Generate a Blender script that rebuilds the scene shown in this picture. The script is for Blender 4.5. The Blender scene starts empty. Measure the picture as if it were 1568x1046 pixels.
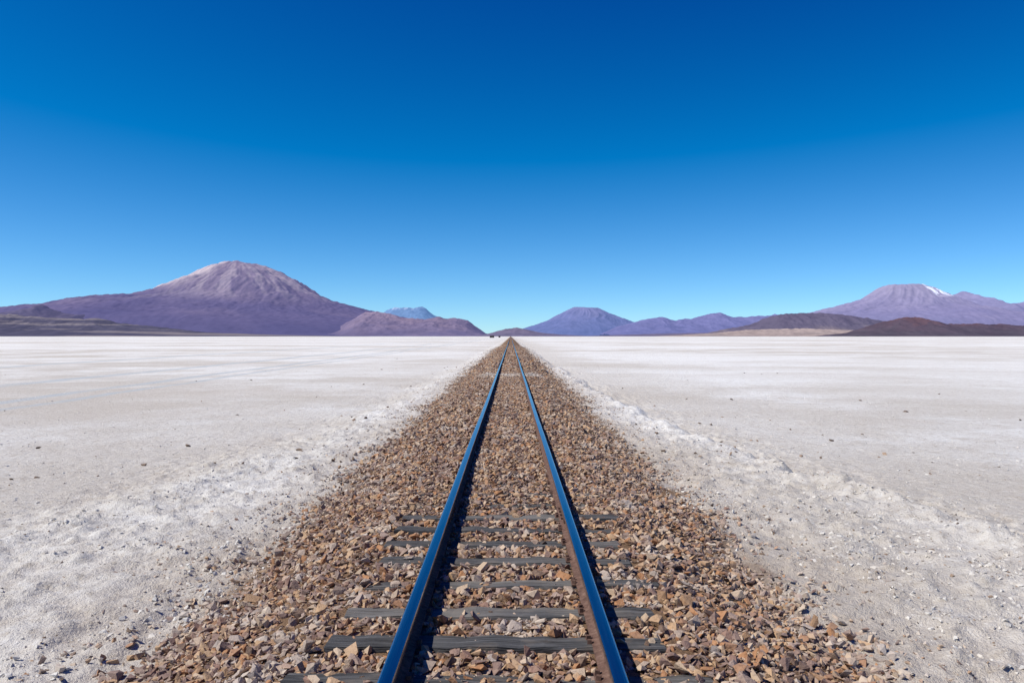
import bpy, math, numpy as np
from mathutils import Vector
rng=np.random.default_rng(7)
sc=bpy.context.scene
F=1220.0; VX=782.0; HY=515.0
CAMZ=2.15; CAMX=0.034
# ---------------------------------------------------------------- helpers
def hsh(ix,iy,seed):
    n=(ix.astype(np.int64)*374761393+iy.astype(np.int64)*668265263+seed*1442695041)&0xFFFFFFFF
    n=((n^(n>>13))*1274126177)&0xFFFFFFFF
    n=((n^(n>>16))*2246822519)&0xFFFFFFFF
    n=n^(n>>15)
    return (n&0xFFFFFF)/float(0xFFFFFF)
def vn(x,y,seed=0):
    x=np.asarray(x,float);y=np.asarray(y,float)
    x,y=np.broadcast_arrays(x,y)
    ix=np.floor(x);iy=np.floor(y);fx=x-ix;fy=y-iy
    fx=fx*fx*fx*(fx*(fx*6-15)+10);fy=fy*fy*fy*(fy*(fy*6-15)+10)
    a=hsh(ix,iy,seed);b=hsh(ix+1,iy,seed);c=hsh(ix,iy+1,seed);d=hsh(ix+1,iy+1,seed)
    return (a*(1-fx)+b*fx)*(1-fy)+(c*(1-fx)+d*fx)*fy
def fbm(x,y,seed=0,o=4,g=.5):
    s=0;a=1;t=0
    for k in range(o):
        s=s+a*vn(x*2**k+k*17.3,y*2**k-k*9.1,seed+k);t+=a;a*=g
    return s/t
def sst(a,b,x):
    t=np.clip((x-a)/(b-a),0,1);return t*t*(3-2*t)
def grid_mesh(name,X,Y,Z,col=None,mat=None,smooth=True):
    ny,nx=X.shape
    co=np.stack([X,Y,Z],-1).reshape(-1,3).astype(np.float32)
    i=np.arange(ny*nx).reshape(ny,nx)
    f=np.stack([i[:-1,:-1],i[:-1,1:],i[1:,1:],i[1:,:-1]],-1).reshape(-1,4)
    me=bpy.data.meshes.new(name)
    me.vertices.add(len(co));me.vertices.foreach_set('co',co.ravel())
    me.loops.add(f.size);me.loops.foreach_set('vertex_index',f.ravel().astype(np.int32))
    me.polygons.add(len(f));me.polygons.foreach_set('loop_start',(np.arange(len(f))*4).astype(np.int32))
    me.polygons.foreach_set('use_smooth',np.full(len(f),smooth))
    me.update();me.validate()
    if col is not None:
        a=me.color_attributes.new('Col','FLOAT_COLOR','POINT')
        c=np.ones((len(co),4),np.float32);c[:,:3]=col.reshape(-1,3);a.data.foreach_set('color',c.ravel())
    ob=bpy.data.objects.new(name,me);sc.collection.objects.link(ob)
    if mat: me.materials.append(mat)
    return ob
class NT:
    def __init__(s,tree): s.t=tree
    def n(s,typ,**kw):
        nd=s.t.nodes.new(typ)
        ins=kw.pop('ins',{})
        for k,v in kw.items(): setattr(nd,k,v)
        for k,v in ins.items():
            if isinstance(v,bpy.types.NodeSocket): s.t.links.new(v,nd.inputs[k])
            else: nd.inputs[k].default_value=v
        return nd
    def l(s,a,b): s.t.links.new(a,b)
def newmat(name):
    m=bpy.data.materials.new(name);m.use_nodes=True;m.node_tree.nodes.clear()
    q=NT(m.node_tree);out=q.n('ShaderNodeOutputMaterial')
    p=q.n('ShaderNodeBsdfPrincipled');q.l(p.outputs[0],out.inputs[0])
    p.inputs['Specular IOR Level'].default_value=.15
    return m,q,p
def mixc(q,f,a,b):
    nd=q.n('ShaderNodeMix',data_type='RGBA')
    for s,v in ((nd.inputs[0],f),(nd.inputs[6],a),(nd.inputs[7],b)):
        if isinstance(v,bpy.types.NodeSocket): q.l(v,s)
        else: s.default_value=v if not isinstance(v,tuple) else (*v[:3],1)
    return nd.outputs[2]
def ramp(q,fac,stops,interp='LINEAR'):
    r=q.n('ShaderNodeValToRGB');r.color_ramp.interpolation=interp
    el=r.color_ramp.elements
    while len(el)<len(stops): el.new(.5)
    for e,(p,c) in zip(el,stops):
        e.position=p;e.color=(c,c,c,1) if isinstance(c,(int,float)) else (*c,1)
    q.l(fac,r.inputs[0]);return r.outputs[0]
def math_(q,op,a,b=0.,c=None):
    nd=q.n('ShaderNodeMath',operation=op)
    for i,v in enumerate((a,b) if c is None else (a,b,c)):
        if isinstance(v,bpy.types.NodeSocket): q.l(v,nd.inputs[i])
        else: nd.inputs[i].default_value=v
    return nd.outputs[0]
def noise(q,vec,scale,detail=4,rough=.55):
    nd=q.n('ShaderNodeTexNoise',ins={'Vector':vec,'Scale':scale,'Detail':detail,'Roughness':rough});return nd.outputs[0]
def mapping(q,vec,scale,rot=(0,0,0)):
    return q.n('ShaderNodeMapping',ins={'Vector':vec,'Scale':scale,'Rotation':rot}).outputs[0]

# ---------------------------------------------------------------- ground heights
def edgeL(y): return 2.20+.26*(fbm(y*.5,0*y+3,21,4)-.5)*2
def edgeR(y): return 2.08+.26*(fbm(y*.5,0*y+9,22,4)-.5)*2
def ridgeR(y): return np.interp(y,[-30,0,7.7,11,19,30,60,200],[5.6,5.3,4.95,4.3,3.4,3.1,2.9,2.9])+.55*(fbm(y*.55,0*y,31,5,.6)-.5)*2
def ridgeL(y): return np.interp(y,[-30,0,8,14,22,30,60,200],[5.6,5.4,4.7,4.0,3.3,3.1,2.9,2.9])+.5*(fbm(y*.45,0*y,33,4)-.5)*2
def gh(x,y):
    t=np.abs(x); right=x>0
    e=np.where(right,edgeR(y),edgeL(y)); R=np.where(right,ridgeR(y),ridgeL(y))
    R=np.maximum(R,e+.35)
    top=.435+.02*sst(8,10,y)
    a=sst(1.0,1.0+(e-1.0)*1.08,t)
    h=top+(.16-top)*a
    dw=.22+.45*fbm(y*.6,x*0+2,36,3)
    drop=sst(0,1,(t-(R-.10))/np.where(right,dw,1.3))
    h=np.where(t>e,.16-np.where(right,.015,.05)*sst(e,R,t),h)
    h=h*(1-drop)
    near=np.exp(-np.maximum(y-30,0)/60)
    rough=sst(e-.3,e+.3,t)*(1-sst(R+.2,R+2.5,t))
    crest=np.exp(-((t-R+.1)/.25)**2)*.09*np.where(right,1,.4)*np.maximum(fbm(y*1.2,x*0,55,4)-.32,0)*2.2
    h=h+crest*near
    h=h+rough*near*((fbm(x*2.2,y*2.2,41,4)-.5)*.13+np.maximum(fbm(x*7,y*7,43,4,.6)-.5,0)*.17)
    flat=sst(R,R+2,t)
    h=h+flat*near*((fbm(x*.5,y*.5,47,3)-.5)*.05+(fbm(x*4,y*4,48,4,.6)-.5)*.03)
    h=h+(1-sst(e-.3,e,t))*near*(fbm(x*3,y*3,49,3)-.5)*.05*sst(.9,1.3,t)
    return h
def grow(start,step,fac,lim):
    v=[start]
    while v[-1]<lim: step*=fac; v.append(v[-1]+step)
    return v
xs=list(np.arange(0,7.5,.04)); xs+=grow(xs[-1]+.04,.04,1.06,90000)
xs=np.array([-a for a in xs[::-1][:-1]]+xs)
ys=[-400,-200,-100,-50,-25,-12,-6,-3,-1.5,-.5,.5,1.2,1.8]+list(np.arange(2.2,16,.04)); ys=ys+grow(ys[-1]+.04,.04,1.02,90000)
ys=np.array(ys)
X,Y=np.meshgrid(xs,ys)
Z=gh(X,Y)
tt=np.abs(X);RR=np.where(X>0,ridgeR(Y),ridgeL(Y))
silt=sst(RR-.05,RR+.35,tt)*(1-sst(RR+1.5,RR+8,tt+(fbm(X*.35,Y*.25,140,4)-.5)*10))*np.where(X>0,1.,.6)
crestm=np.exp(-((tt-RR+.3)/.4)**2)*np.where(X>0,1.,.5)*sst(.35,.6,fbm(X*2,Y*2,150,4))
GC=np.stack([silt,crestm,0*silt],-1)

# ---------------------------------------------------------------- salt material
m,q,p=newmat('salt_crust')
pos=q.n('ShaderNodeNewGeometry').outputs['Position']
sep=q.n('ShaderNodeSeparateXYZ',ins={0:pos});px,py=sep.outputs[0],sep.outputs[1]
n1=noise(q,mapping(q,pos,(.09,.10,1)),1,5,.62)
n2=noise(q,mapping(q,pos,(.55,.4,1),(0,0,.3)),1,5,.68)
n3=noise(q,pos,9,5,.75)
n4=noise(q,mapping(q,pos,(.010,.018,1)),1,4,.62)
white=(.79,.775,.735);beige=(.56,.51,.44);tan=(.36,.305,.24)
c=mixc(q,ramp(q,n1,[(.43,0.),(.58,.9)]),white,beige)
c=mixc(q,ramp(q,n2,[(.46,0.),(.64,.7)]),c,(.62,.575,.515))
c=mixc(q,ramp(q,n4,[(.45,0.),(.56,.85)]),c,(.83,.82,.785))
c=mixc(q,ramp(q,n4,[(.37,.65),(.44,0.)]),c,(.57,.51,.44))
vc=q.n('ShaderNodeVertexColor',layer_name='Col').outputs[0]
vs=q.n('ShaderNodeSeparateColor',ins={0:vc})
c=mixc(q,math_(q,'MULTIPLY',vs.outputs[0],.6),c,(.575,.525,.455))
c=mixc(q,math_(q,'MULTIPLY',vs.outputs[1],.35),c,(.80,.775,.72))
c=mixc(q,ramp(q,n3,[(.52,0.),(.68,.6)]),c,tan)
c=mixc(q,ramp(q,n3,[(.30,.6),(.44,0.)]),c,(.85,.835,.795))
n5=noise(q,pos,2.6,5,.7)
c=mixc(q,ramp(q,n5,[(.52,0.),(.66,.5)]),c,(.49,.43,.36))
ax=math_(q,'ABSOLUTE',px)
nz=noise(q,pos,1.3,4,.65)
band=math_(q,'ADD',ax,math_(q,'MULTIPLY',nz,2.2))
bf=ramp(q,math_(q,'DIVIDE',band,10.),[(.31,1.),(.45,0.)])
dirt=mixc(q,noise(q,pos,14,4,.7),(.25,.185,.13),(.60,.53,.45))
c=mixc(q,math_(q,'MULTIPLY',bf,.72),c,dirt)
core=ramp(q,math_(q,'DIVIDE',math_(q,'ADD',ax,math_(q,'MULTIPLY',math_(q,'SUBTRACT',nz,.5),1.)),10.),[(.195,1.),(.225,0.)])
fines=mixc(q,noise(q,pos,16,4,.75),(.06,.036,.022),(.35,.22,.13))
c=mixc(q,core,c,fines)
wx=math_(q,'ADD',px,math_(q,'MULTIPLY',noise(q,mapping(q,pos,(.02,.03,1)),1,2,.5),3.0))
def stripe(x0,w):
    d=math_(q,'ABSOLUTE',math_(q,'SUBTRACT',wx,x0)); return ramp(q,math_(q,'DIVIDE',d,w*2),[(.2,1.),(.5,0.)])
s=math_(q,'MAXIMUM',stripe(-15.3,.5),stripe(-13.6,.35)); s=math_(q,'MAXIMUM',s,stripe(-20.5,.7)); s=math_(q,'MAXIMUM',s,stripe(-34,.9))
s=math_(q,'MULTIPLY',s,ramp(q,n2,[(.25,.3),(.6,.9)]))
c=mixc(q,s,c,(.49,.52,.53))
q.l(c,p.inputs['Base Color']);p.inputs['Roughness'].default_value=.95
h=math_(q,'ADD',math_(q,'MULTIPLY',noise(q,pos,10,6,.72),1.),math_(q,'MULTIPLY',noise(q,pos,55,2,.7),.35))
b=q.n('ShaderNodeBump',ins={'Height':h,'Strength':.9,'Distance':.055});q.l(b.outputs[0],p.inputs['Normal'])
grid_mesh('salt_flat_ground',X,Y,Z,GC,mat=m)

# ---------------------------------------------------------------- stones (geometry nodes)
def stone_mat(name,cols,tintc,dust=.35):
    m,q,p=newmat(name)
    r=q.n('ShaderNodeObjectInfo').outputs['Random']
    c=ramp(q,r,[(i/len(cols),k) for i,k in enumerate(cols)],'CONSTANT')
    pos=q.n('ShaderNodeNewGeometry').outputs['Position']
    n=noise(q,pos,45,3,.7)
    c=mixc(q,ramp(q,n,[(.35,0.),(.7,dust)]),c,(.45,.325,.22))
    c=mixc(q,ramp(q,n,[(.3,.5),(.48,0.)]),c,(.12,.075,.055))
    t=q.n('ShaderNodeAttribute',attribute_type='INSTANCER',attribute_name='tint').outputs['Fac']
    c=mixc(q,t,c,tintc)
    q.l(c,p.inputs['Base Color']);p.inputs['Roughness'].default_value=.85
    b=q.n('ShaderNodeBump',ins={'Height':noise(q,pos,70,2,.7),'Strength':.5,'Distance':.01});q.l(b.outputs[0],p.inputs['Normal'])
    return m
def stones_tree(name,mat,nvar=12,npts=11):
    t=bpy.data.node_groups.new(name,'GeometryNodeTree')
    t.interface.new_socket('Geometry',in_out='INPUT',socket_type='NodeSocketGeometry')
    t.interface.new_socket('Geometry',in_out='OUTPUT',socket_type='NodeSocketGeometry')
    q=NT(t);gi=q.n('NodeGroupInput');go=q.n('NodeGroupOutput')
    g2i=q.n('GeometryNodeGeometryToInstance')
    for k in range(nvar):
        rv=q.n('FunctionNodeRandomValue',data_type='FLOAT_VECTOR')
        rv.inputs[0].default_value=(-1,-1,-1);rv.inputs[1].default_value=(1,1,1);rv.inputs['Seed'].default_value=k*13+1
        pt=q.n('GeometryNodePoints');pt.inputs['Count'].default_value=npts;q.l(rv.outputs[0],pt.inputs['Position'])
        ch=q.n('GeometryNodeConvexHull');q.l(pt.outputs[0],ch.inputs[0])
        ss=q.n('GeometryNodeSetShadeSmooth');ss.inputs['Shade Smooth'].default_value=False;q.l(ch.outputs[0],ss.inputs[0])
        sm=q.n('GeometryNodeSetMaterial');sm.inputs['Material'].default_value=mat;q.l(ss.outputs[0],sm.inputs[0])
        q.l(sm.outputs[0],g2i.inputs[0])
    iop=q.n('GeometryNodeInstanceOnPoints');q.l(gi.outputs[0],iop.inputs['Points']);q.l(g2i.outputs[0],iop.inputs['Instance'])
    iop.inputs['Pick Instance'].default_value=True
    ri=q.n('FunctionNodeRandomValue',data_type='INT')
    ints=[s for s in ri.inputs if s.type=='INT' and s.name in('Min','Max')]
    ints[0].default_value=0;ints[1].default_value=nvar-1
    q.l([o for o in ri.outputs if o.type=='INT'][0],iop.inputs['Instance Index'])
    for nm,sock in (('rot','Rotation'),('scl','Scale')):
        na=q.n('GeometryNodeInputNamedAttribute',data_type='FLOAT_VECTOR');na.inputs[0].default_value=nm
        q.l([o for o in na.outputs if o.enabled and o.name=='Attribute'][0],iop.inputs[sock])
    q.l(iop.outputs[0],go.inputs[0]);return t
def scatter(name,P,scl,rot,tint,mat,npts=11):
    me=bpy.data.meshes.new(name);me.vertices.add(len(P));me.vertices.foreach_set('co',P.astype(np.float32).ravel())
    a=me.attributes.new('scl','FLOAT_VECTOR','POINT');a.data.foreach_set('vector',scl.astype(np.float32).ravel())
    a=me.attributes.new('rot','FLOAT_VECTOR','POINT');a.data.foreach_set('vector',rot.astype(np.float32).ravel())
    a=me.attributes.new('tint','FLOAT','POINT');a.data.foreach_set('value',tint.astype(np.float32))
    ob=bpy.data.objects.new(name,me);sc.collection.objects.link(ob)
    md=ob.modifiers.new('instances','NODES');md.node_group=stones_tree(name+'_nodes',mat,npts=npts)
    return ob
SLEEP=[3.94-.52*5+.514*i+.05*math.sin(i*5.1) for i in range(17)]
CIN={5:.7,6:.03,7:.05,8:.12,9:0.,10:.05,11:.25,12:.12,13:.3,14:.5,15:.6,16:.85}
COUT={5:.5,6:.30,7:.08,8:.7,9:.12,10:.08,11:.05,12:.15,13:.9,14:1.,15:1.,16:1.}
def ballast(y0,y1,dens,smin,smax):
    n=int((y1-y0)*7.4*dens);x=rng.uniform(-3.8,3.6,n);y=rng.uniform(y0,y1,n)
    t=np.abs(x);e=np.where(x>0,edgeR(y),edgeL(y))
    w=fbm(x*1.6,y*1.6,61,4)-.5
    pr=1-sst(e-.4,e+.35,t+w*1.1)
    pr=np.maximum(pr,.12*(1-sst(e,e+1.3,t+w*1.5)))
    k=rng.random(n)<pr
    onsl=np.zeros(n,bool)
    for i,s in enumerate(SLEEP):
        cover=np.where(t<.5,CIN.get(i,.1),COUT.get(i,.1))
        onsl|=(np.abs(y-s)<.095)&(t<1.02)&(rng.random(n)>cover*(.2+1.7*fbm(x*3,y*3,77,2)))
    k&=~onsl
    k&=~(np.abs(t-.534)<.062)
    x,y=x[k],y[k];t=np.abs(x);e=e[k];n=len(x)
    s=rng.uniform(smin,smax,n)*rng.choice([.6,1,1.45],n,p=[.4,.44,.16])
    s*=1-.4*sst(e,e+.6,t)
    s=np.where(np.abs(t-.534)<.10,np.minimum(s,.028),s)
    z=gh(x,y)+rng.uniform(-.25,.75,n)*s
    z=np.where(t<.5,np.minimum(z,.475),z)
    scl=np.stack([s*rng.uniform(.85,1.35,n),s*rng.uniform(.65,1.,n),s*rng.uniform(.35,.75,n)],-1)
    rot=np.stack([rng.normal(0,.45,n),rng.normal(0,.45,n),rng.uniform(0,6.3,n)],-1)
    tint=sst(e-.3,e+.4,t+ (rng.random(n)-.5)*.6)*rng.uniform(0.,.75,n)
    tint=np.maximum(tint,(rng.random(n)<.02)*rng.uniform(.2,.5,n))
    tint=np.maximum(tint,((fbm(x*2.5,y*2.5,88,3)>.735)&(y<30))*.35)
    wy=y+(fbm(x*2,y*2,95,3)-.5)*3
    cr=sst(32.3,33.4,wy)*(1-sst(35.2,36.4,wy))*(1-sst(.9,1.7,t+(rng.random(n)-.5)*.6))*rng.uniform(.3,1.,n)
    tint=np.maximum(tint,cr)
    return np.stack([x,y,z],-1),scl,rot,tint
parts=[ballast(1.2,12,1250,.017,.034),ballast(12,40,600,.022,.040),ballast(40,150,110,.05,.075)]
P,S,R_,T=[np.concatenate(a) for a in zip(*parts)]
sm=stone_mat('crushed_stone',[(.36,.215,.12),(.48,.32,.195),(.225,.15,.13),(.31,.225,.18),(.11,.07,.055),(.52,.405,.30),(.38,.18,.08),(.32,.235,.20),(.45,.29,.165),(.24,.14,.11),(.49,.37,.26),(.17,.11,.10),(.40,.32,.26),(.33,.175,.10)],(.62,.57,.50))
scatter('ballast_gravel',P,S,R_,T,sm)
def clods(n,y0,y1,smin,smax,dark,off=.28):
    y=y0*(y1/y0)**rng.random(n); hw=np.minimum(3+y*.75,60)
    x=rng.uniform(-1,1,n)*hw; t=np.abs(x);e=np.where(x>0,edgeR(y),edgeL(y));R=np.where(x>0,ridgeR(y),ridgeL(y))
    pr=np.where(t<e-.2,0,np.where(t<R+.3,1.,off*np.exp(-(t-R)/6)+.05))
    pr*=np.clip((fbm(x*.9,y*.9,91,3)-.3)*3,0,1)
    k=rng.random(n)<pr;x,y=x[k],y[k];n=len(x)
    s=smin*(smax/smin)**(rng.random(n)**1.9)
    z=gh(x,y)+s*.15
    scl=np.stack([s*rng.uniform(.8,1.3,n),s*rng.uniform(.6,1,n),s*rng.uniform(.35,.7,n)],-1)
    rot=np.stack([rng.normal(0,.3,n),rng.normal(0,.3,n),rng.uniform(0,6.3,n)],-1)
    return np.stack([x,y,z],-1),scl,rot,(np.zeros(n) if dark else rng.uniform(.5,1,n))
cm=stone_mat('salt_clod',[(.56,.51,.44),(.64,.60,.54),(.48,.42,.35)],(.65,.62,.565),.1)
P,S,R_,T=clods(75000,3,40,.008,.034,False)
scatter('salt_clods',P,S,R_,T,cm,9)
P1=clods(14000,3,25,.006,.021,True,.35);P2=clods(2600,12,160,.03,.08,True,.28)
P,S,R_,T=[np.concatenate(a) for a in zip(P1,P2)]
dm=stone_mat('dark_stone',[(.16,.12,.09),(.26,.19,.14),(.34,.25,.18),(.10,.078,.065)],(.3,.2,.1))
scatter('scattered_stones',P,S,R_,T,dm)

# ---------------------------------------------------------------- railway track
track=bpy.data.objects.new('railway_track',None);sc.collection.objects.link(track)
m,q,p=newmat('polished_steel');pos=q.n('ShaderNodeNewGeometry').outputs['Position']
p.inputs['Metallic'].default_value=1
n=noise(q,mapping(q,pos,(60,1.5,60)),1,4,.6)
q.l(mixc(q,n,(.24,.26,.29),(.36,.38,.41)),p.inputs['Base Color'])
q.l(ramp(q,n,[(.3,.12),(.7,.22)]),p.inputs['Roughness']);m_head=m
m,q,p=newmat('rusty_steel');pos=q.n('ShaderNodeNewGeometry').outputs['Position']
n=noise(q,pos,30,5,.7)
q.l(ramp(q,n,[(.3,(.065,.037,.030)),(.5,(.14,.082,.062)),(.75,(.24,.155,.12))]),p.inputs['Base Color'])
p.inputs['Roughness'].default_value=.85
b=q.n('ShaderNodeBump',ins={'Height':n,'Strength':.4,'Distance':.004});q.l(b.outputs[0],p.inputs['Normal']);m_rust=m
m,q,p=newmat('weathered_wood');pos=q.n('ShaderNodeNewGeometry').outputs['Position']
g=noise(q,mapping(q,pos,(2.2,75,30)),1,5,.65)
g2=noise(q,mapping(q,pos,(5,9,9)),1,4,.6)
c=ramp(q,g,[(.32,(.018,.017,.017)),(.47,(.070,.069,.069)),(.62,(.135,.134,.135)),(.8,(.29,.28,.265))])
c=mixc(q,ramp(q,g2,[(.52,0.),(.75,.45)]),c,(.26,.21,.165))
g3=noise(q,mapping(q,pos,(.7,2.1,1)),1,2,.5)
c=mixc(q,ramp(q,g3,[(.52,0.),(.72,.45)]),c,(.36,.33,.29))
q.l(c,p.inputs['Base Color']);p.inputs['Roughness'].default_value=.9
b=q.n('ShaderNodeBump',ins={'Height':g,'Strength':.9,'Distance':.015});q.l(b.outputs[0],p.inputs['Normal']);m_wood=m

ZR=.60
half=[(.055,0),(.055,.009),(.030,.017),(.009,.027),(.008,.088),(.012,.095),(.036,.102),(.0365,.125),(.033,.132),(.025,.1355),(.012,.1372)]
prof=half+[(0,.1375)]+[(-a,b) for a,b in half[::-1]]
prof=np.array(prof);npf=len(prof)
import bmesh
def rail(name,x0):
    yy=np.array([-60,-20,-5,0]+list(np.arange(1,40,.5))+grow(40,1,1.06,6000))
    wob=(fbm(yy*.08,yy*0+x0,5,2)-.5)*.02*np.clip(yy/10,0,1)+(fbm(yy*.01,yy*0,6,2)-.5)*.10*sst(20,80,yy)
    wz=(fbm(yy*.06,yy*0+x0*9,8,2)-.5)*.02*np.clip(yy/12,0,1)
    co=[];fa=[];mi=[]
    for j,y in enumerate(yy):
        for (a,b) in prof: co.append((x0+a+wob[j],y,ZR-.1375+b+wz[j]))
    for j in range(len(yy)-1):
        for i in range(npf):
            i2=(i+1)%npf
            fa.append((j*npf+i,(j+1)*npf+i,(j+1)*npf+i2,j*npf+i2))
            top=(min(prof[i][1],prof[i2][1])>=.125-1e-6)
            mi.append(0 if top else 1)
    me=bpy.data.meshes.new(name);me.from_pydata(co,[],fa);me.materials.append(m_head);me.materials.append(m_rust)
    me.polygons.foreach_set('material_index',mi);me.update()
    bm=bmesh.new();bm.from_mesh(me);bmesh.ops.recalc_face_normals(bm,faces=bm.faces);bm.to_mesh(me);bm.free()
    ob=bpy.data.objects.new(name,me);sc.collection.objects.link(ob);ob.parent=track
rail('left_rail',-.534);rail('right_rail',.534)
def add_box(bm,c,s,rz=0,seg=1,jit=0,ry=0):
    rings=[]
    for k in range(seg+1):
        u=k/seg-.5;rg=[]
        for a,b in ((-.5,-.5),(.5,-.5),(.5,.5),(-.5,.5)):
            v=Vector((u*s[0],a*s[1],b*s[2]+u*s[0]*ry))
            if jit: v+=Vector((rng.normal(0,jit*1.5),rng.normal(0,jit),rng.normal(0,jit*.6)))
            rg.append(bm.verts.new((c[0]+v.x*math.cos(rz)-v.y*math.sin(rz),c[1]+v.x*math.sin(rz)+v.y*math.cos(rz),c[2]+v.z)))
        rings.append(rg)
    for k in range(seg):
        for i in range(4):
            j=(i+1)%4;bm.faces.new((rings[k][j],rings[k][i],rings[k+1][i],rings[k+1][j]))
    bm.faces.new(rings[0]);bm.faces.new(rings[-1][::-1])
bm=bmesh.new()
for i,y in enumerate(SLEEP):
    L=2.04+rng.uniform(-.2,.14);Wd=rng.uniform(.13,.20)
    add_box(bm,(rng.uniform(-.06,.06),y,.462-.075+rng.uniform(-.010,.004)-.012*(y>8)),(L,Wd,.15),rng.normal(0,.022),14,.0075,rng.normal(0,.006))
bmesh.ops.recalc_face_normals(bm,faces=bm.faces)
bmesh.ops.bevel(bm,geom=[e for e in bm.edges if e.calc_face_angle(0)>.8],offset=.008,segments=2,affect='EDGES')
me=bpy.data.meshes.new('sleepers');bm.to_mesh(me);bm.free();me.materials.append(m_wood)
ob=bpy.data.objects.new('wooden_sleepers',me);sc.collection.objects.link(ob);ob.parent=track
bm=bmesh.new()
for y in SLEEP:
    for xr in (-.534,.534):
        add_box(bm,(xr,y,.4605),(.17,.12,.010))
        for sx,dy in ((-.068,.03),(.068,-.03),(-.068,-.035)):
            add_box(bm,(xr+sx,y+dy,.475),(.024,.020,.030),rng.uniform(-.3,.3))
for xr in (-.534,.534):
    for sx in (-1,1):
        add_box(bm,(xr+sx*.019,7.35,ZR-.08),(.02,.56,.062))
        for k in range(4):
            r=bmesh.ops.create_cone(bm,cap_ends=True,segments=6,radius1=.014,radius2=.014,depth=.022)
            for v in r['verts']: v.co=Vector((xr+sx*.038+v.co.z,7.35-.21+k*.14+v.co.x,ZR-.08+v.co.y))
bmesh.ops.recalc_face_normals(bm,faces=bm.faces)
me=bpy.data.meshes.new('fastenings');bm.to_mesh(me);bm.free();me.materials.append(m_rust)
ob=bpy.data.objects.new('fishplates_and_spikes',me);sc.collection.objects.link(ob);ob.parent=track

# ---------------------------------------------------------------- mountains
def mtn_mat(name,haze_glow):
    m,q,p=newmat(name)
    c2=q.n('ShaderNodeVertexColor',layer_name='Col').outputs[0]
    pos=q.n('ShaderNodeNewGeometry').outputs['Position']
    n=noise(q,pos,.004,6,.65)
    f=ramp(q,n,[(.3,.75),(.7,1.0)])
    mm=q.n('ShaderNodeVectorMath',operation='MULTIPLY',ins={0:c2,1:f})
    q.l(mm.outputs[0],p.inputs['Base Color']);p.inputs['Roughness'].default_value=1
    p.inputs['Specular IOR Level'].default_value=0
    p.inputs['Emission Color'].default_value=(*haze_glow,1);p.inputs['Emission Strength'].default_value=1  # constant bluish glow painted as aerial haze, also lifts the shaded slopes
    return m
def W(D,pts):
    a=np.array(pts,float);return (a[:,0]-VX)*D/F,np.maximum((HY-a[:,1])*D/F,0)
def mountain(name,D,pts,kind,cols,haze_glow,peak=None,nx=520,ny=220,depth=None,seed=1,gul=.07,pale=None):
    px_,ph=W(D,pts);x0,x1=px_[0],px_[-1];Hm=ph.max()
    if kind=='cone':
        xc=(peak-VX)*D/F;rm=max(xc-x0,x1-xc);dep=depth or rm*.85
    else: dep=depth or Hm*5
    xs=np.linspace(x0,x1,nx);ys=D+np.linspace(-dep,dep,ny);X,Y=np.meshgrid(xs,ys)
    if kind=='cone':
        dx=X-xc;dy=(Y-D)
        sc_=Hm*6.
        rr=np.hypot(dx,dy)
        wx=(fbm(X/sc_*5,Y/sc_*5,seed+50,3)-.5)*sc_*.06*sst(0,.3*sc_,rr)
        r=rr+wx;th=np.arctan2(dy,dx)+(fbm(X/sc_*4,Y/sc_*4,seed+80,3)-.5)*.9*sst(0,.15*sc_,rr);w=sst(-.9,.9,dx/np.maximum(r,1))
        Zl=np.interp(xc-r,px_,ph,left=0);Zr=np.interp(xc+r,px_,ph,right=0)
        Z=Zl*(1-w)+Zr*w
        lr=np.log(np.maximum(r,1)/sc_+.05)
        g=1-np.abs(fbm(np.cos(th)*4+20+lr*1.2,np.sin(th)*4+20+lr*.6,seed,5,.55)*2-1)*2
        g2=1-np.abs(fbm(X/sc_*14,Y/sc_*14,seed+9,5,.55)*2-1)*2
        env=sst(.01*sc_,.12*sc_,rr)*np.clip(Z/Hm,0,1)**.7*(1.15-.5*Z/Hm)
        gg=(g*.65+g2*.35)
        Z=Z+(gg-.72)*gul*Hm*env
        Z=Z*(1-sst(.8,.98,np.abs(dy)/dep))
    else:
        t=(Y-D)/dep
        xx=X+(fbm(X/Hm*.6,Y/Hm*.6,seed+70,3)-.5)*Hm*1.6*np.abs(t)*2
        Pp=np.interp(xx,px_,ph)
        crest=(fbm(X/Hm*.4,Y*0,seed+71,2)-.5)*.5
        sh=np.clip(1-np.abs(t-crest*.5),0,1);sh=np.where(t<-1+.001,0,sh)
        sh=sh**1.25*(1.25-.25*sh)
        gg=1-np.abs(fbm(X/Hm*1.2,Y/Hm*.6,seed,5)*2-1)*2
        Z=Pp*np.clip(sh,0,1)*(1+(gg-.8)*gul*3*(1-sh*.7))
        fine=(fbm(X/Hm*5,Y/Hm*5,seed+8,4)-.5)
        Z=Z+fine*Hm*.06*np.clip(Z/Hm*2,0,1)
        Z=Z*(1-sst(.85,.99,np.abs(t)))
    Z=Z+(fbm(X/110./(D/24000.),Y/110./(D/24000.)*.5,seed+3,3)-.5)*Hm*.022*np.clip(Z/Hm*3,0,1)
    Z=Z-4
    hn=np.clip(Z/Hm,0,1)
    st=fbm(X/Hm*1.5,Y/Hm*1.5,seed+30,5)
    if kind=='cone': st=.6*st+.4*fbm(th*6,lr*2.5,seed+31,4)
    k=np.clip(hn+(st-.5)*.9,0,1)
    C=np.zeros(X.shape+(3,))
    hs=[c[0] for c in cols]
    for i in range(3): C[...,i]=np.interp(k,hs,[c[1][i] for c in cols])  # rock tones with bluish distance haze mixed into the colour
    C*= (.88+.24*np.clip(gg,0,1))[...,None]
    if pale: C=pale(C,X,Y,Z,D,st)
    return grid_mesh(name,X,Y,Z,C,mtn_mat(name+'_hazy_rock',haze_glow))
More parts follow.
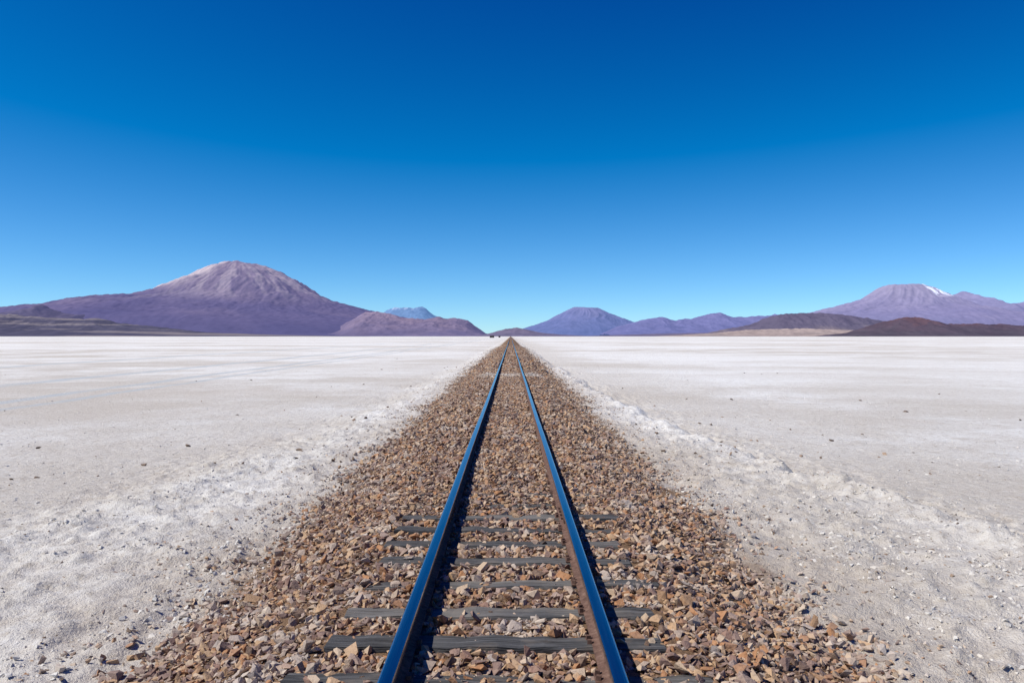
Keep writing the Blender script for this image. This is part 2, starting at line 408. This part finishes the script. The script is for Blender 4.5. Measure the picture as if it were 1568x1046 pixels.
def pale_main(C,X,Y,Z,D,st):
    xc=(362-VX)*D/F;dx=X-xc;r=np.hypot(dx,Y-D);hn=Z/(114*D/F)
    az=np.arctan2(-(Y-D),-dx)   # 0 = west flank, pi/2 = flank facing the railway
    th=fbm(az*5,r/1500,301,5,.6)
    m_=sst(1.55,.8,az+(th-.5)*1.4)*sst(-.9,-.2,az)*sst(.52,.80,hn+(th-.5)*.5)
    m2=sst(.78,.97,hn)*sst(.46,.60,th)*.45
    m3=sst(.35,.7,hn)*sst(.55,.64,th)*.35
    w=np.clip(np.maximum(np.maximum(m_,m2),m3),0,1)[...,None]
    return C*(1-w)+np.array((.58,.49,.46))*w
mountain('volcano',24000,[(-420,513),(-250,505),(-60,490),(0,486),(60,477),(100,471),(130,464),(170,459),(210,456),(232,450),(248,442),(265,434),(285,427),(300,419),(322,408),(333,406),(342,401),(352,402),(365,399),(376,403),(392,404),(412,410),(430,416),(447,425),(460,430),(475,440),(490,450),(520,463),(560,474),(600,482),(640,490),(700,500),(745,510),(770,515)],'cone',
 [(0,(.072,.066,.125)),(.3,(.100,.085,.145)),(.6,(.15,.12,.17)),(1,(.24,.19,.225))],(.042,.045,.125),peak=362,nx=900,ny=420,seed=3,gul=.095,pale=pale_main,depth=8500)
def snow(xc,hw,h0,thr=.55,col=(.78,.8,.86)):
    def f(C,X,Y,Z,D,st):
        w=(sst(hw*1.25,hw,np.abs(X-xc))*sst(h0-60,h0+120,Z)*sst(thr-.06,thr+.05,fbm(X/150.,Z/90.,411,4)))[...,None]
        return C*(1-w)+np.array(col)*w
    return f
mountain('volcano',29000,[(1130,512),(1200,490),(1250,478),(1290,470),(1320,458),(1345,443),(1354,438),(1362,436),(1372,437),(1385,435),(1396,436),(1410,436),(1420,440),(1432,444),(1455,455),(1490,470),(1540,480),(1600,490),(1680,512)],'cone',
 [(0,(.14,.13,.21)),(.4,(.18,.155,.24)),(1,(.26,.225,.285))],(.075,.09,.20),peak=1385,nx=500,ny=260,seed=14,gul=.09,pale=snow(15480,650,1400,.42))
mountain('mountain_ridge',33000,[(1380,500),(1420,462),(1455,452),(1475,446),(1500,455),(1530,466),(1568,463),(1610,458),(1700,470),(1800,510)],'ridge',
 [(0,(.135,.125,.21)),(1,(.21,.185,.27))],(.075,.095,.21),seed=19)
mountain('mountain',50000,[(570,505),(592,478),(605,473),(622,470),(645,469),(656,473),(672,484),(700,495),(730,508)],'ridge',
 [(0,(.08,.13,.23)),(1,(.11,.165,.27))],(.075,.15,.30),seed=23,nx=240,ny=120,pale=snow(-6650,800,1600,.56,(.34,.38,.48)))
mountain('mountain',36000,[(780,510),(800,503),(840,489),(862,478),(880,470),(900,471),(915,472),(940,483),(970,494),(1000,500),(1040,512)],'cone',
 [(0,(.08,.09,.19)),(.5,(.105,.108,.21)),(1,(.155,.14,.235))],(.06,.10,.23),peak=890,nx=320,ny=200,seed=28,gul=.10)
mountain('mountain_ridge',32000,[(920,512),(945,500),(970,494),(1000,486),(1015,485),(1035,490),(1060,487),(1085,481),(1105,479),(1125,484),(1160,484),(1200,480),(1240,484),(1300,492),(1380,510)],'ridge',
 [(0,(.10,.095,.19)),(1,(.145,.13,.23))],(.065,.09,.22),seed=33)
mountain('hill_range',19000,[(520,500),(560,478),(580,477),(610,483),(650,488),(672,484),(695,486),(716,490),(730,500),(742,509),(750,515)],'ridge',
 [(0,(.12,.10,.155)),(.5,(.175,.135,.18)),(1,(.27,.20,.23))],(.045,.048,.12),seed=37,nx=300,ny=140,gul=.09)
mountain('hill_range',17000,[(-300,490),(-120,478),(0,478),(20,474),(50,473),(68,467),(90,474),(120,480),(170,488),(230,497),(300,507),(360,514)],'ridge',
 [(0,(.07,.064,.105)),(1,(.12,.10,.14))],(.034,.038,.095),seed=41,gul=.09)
def dirtlines(C,X,Y,Z,D,st):
    w=(sst(.52,.64,fbm(X/900,Z/14.+Y/900,501,4))*.75)[...,None]
    return C*(1-w)+np.array((.27,.23,.215))*w
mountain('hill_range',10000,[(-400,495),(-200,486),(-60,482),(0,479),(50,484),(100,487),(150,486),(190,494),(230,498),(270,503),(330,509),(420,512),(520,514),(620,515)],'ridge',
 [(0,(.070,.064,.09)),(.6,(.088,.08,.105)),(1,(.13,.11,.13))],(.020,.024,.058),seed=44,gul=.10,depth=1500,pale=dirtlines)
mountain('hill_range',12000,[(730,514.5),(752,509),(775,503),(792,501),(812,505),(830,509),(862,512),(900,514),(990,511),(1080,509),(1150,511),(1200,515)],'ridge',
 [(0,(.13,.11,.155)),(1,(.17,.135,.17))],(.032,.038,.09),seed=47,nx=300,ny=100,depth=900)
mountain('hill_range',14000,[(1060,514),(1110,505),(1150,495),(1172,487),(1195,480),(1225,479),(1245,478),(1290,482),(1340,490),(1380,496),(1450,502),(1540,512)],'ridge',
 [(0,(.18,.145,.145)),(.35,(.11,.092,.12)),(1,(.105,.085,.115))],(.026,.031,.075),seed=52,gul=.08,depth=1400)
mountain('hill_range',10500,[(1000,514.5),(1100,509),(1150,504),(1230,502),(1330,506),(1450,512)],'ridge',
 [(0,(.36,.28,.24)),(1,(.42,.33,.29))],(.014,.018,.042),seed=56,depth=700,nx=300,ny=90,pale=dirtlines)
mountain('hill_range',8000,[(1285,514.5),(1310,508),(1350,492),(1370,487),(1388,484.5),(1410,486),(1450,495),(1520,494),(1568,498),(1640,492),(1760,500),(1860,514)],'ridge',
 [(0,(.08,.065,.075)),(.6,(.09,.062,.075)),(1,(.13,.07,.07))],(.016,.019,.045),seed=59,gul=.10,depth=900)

# ---------------------------------------------------------------- distant hut beside the line
m,q,p=newmat('dark_adobe');p.inputs['Base Color'].default_value=(.06,.05,.05,1)
def hut(x,y,w,d,h):
    bm=bmesh.new();v=[bm.verts.new(c) for c in [(-w,-d,0),(w,-d,0),(w,d,0),(-w,d,0),(-w,-d,h),(w,-d,h),(w,d,h),(-w,d,h),(-w-.2,0,h*1.45),(w+.2,0,h*1.45)]]
    for f in ((0,1,5,4),(1,2,6,5),(2,3,7,6),(3,0,4,7),(4,5,9,8),(7,8,9,6),(4,8,7),(5,6,9)): bm.faces.new([v[i] for i in f])
    bmesh.ops.recalc_face_normals(bm,faces=bm.faces)
    me=bpy.data.meshes.new('hut');bm.to_mesh(me);bm.free();me.materials.append(m)
    ob=bpy.data.objects.new('adobe_hut',me);ob.location=(x,y,0);sc.collection.objects.link(ob)
hut(-27,1150,3.2,2.5,2.2);hut(-19,1350,1.6,2,2.)

# ---------------------------------------------------------------- light
EL=math.radians(50);AZ=math.radians(-106)
w=bpy.data.worlds.new('World');sc.world=w;w.use_nodes=True;w.node_tree.nodes.clear();q=NT(w.node_tree)
sky=q.n('ShaderNodeTexSky',sky_type='NISHITA',sun_disc=False,sun_elevation=EL,sun_rotation=AZ,altitude=3700,air_density=1.0,dust_density=.1,ozone_density=3.0)
# deep, polarised high-altitude blue: contrast per channel of the physical sky
a=q.n('ShaderNodeVectorMath',operation='MULTIPLY_ADD',ins={0:sky.outputs[0],1:(.80,1.04,1.20),2:(-.1275/.12,-.102/.12,-.065/.12)})
a2=q.n('ShaderNodeVectorMath',operation='MAXIMUM',ins={0:a.outputs[0],1:(.004,.05,.2)})
bg=q.n('ShaderNodeBackground',ins={0:a2.outputs[0],1:.12})
o=q.n('ShaderNodeOutputWorld');q.l(bg.outputs[0],o.inputs[0])
L=bpy.data.lights.new('sun','SUN');L.energy=5.0;L.angle=math.radians(.53);L.color=(1,.955,.87)
lo=bpy.data.objects.new('sun',L);sc.collection.objects.link(lo)
d=Vector((math.cos(EL)*math.sin(AZ),math.cos(EL)*math.cos(AZ),math.sin(EL)))
lo.rotation_euler=d.to_track_quat('Z','Y').to_euler()
# ---------------------------------------------------------------- camera
cd=bpy.data.cameras.new('camera');cd.lens=28;cd.sensor_width=36;cd.clip_start=.1;cd.clip_end=200000
co=bpy.data.objects.new('camera',cd);sc.collection.objects.link(co)
co.location=(CAMX,0,CAMZ);co.rotation_euler=(math.radians(90-.376),0,math.radians(-.094));sc.camera=co
sc.view_settings.view_transform='Standard';sc.view_settings.look='None';sc.view_settings.exposure=0
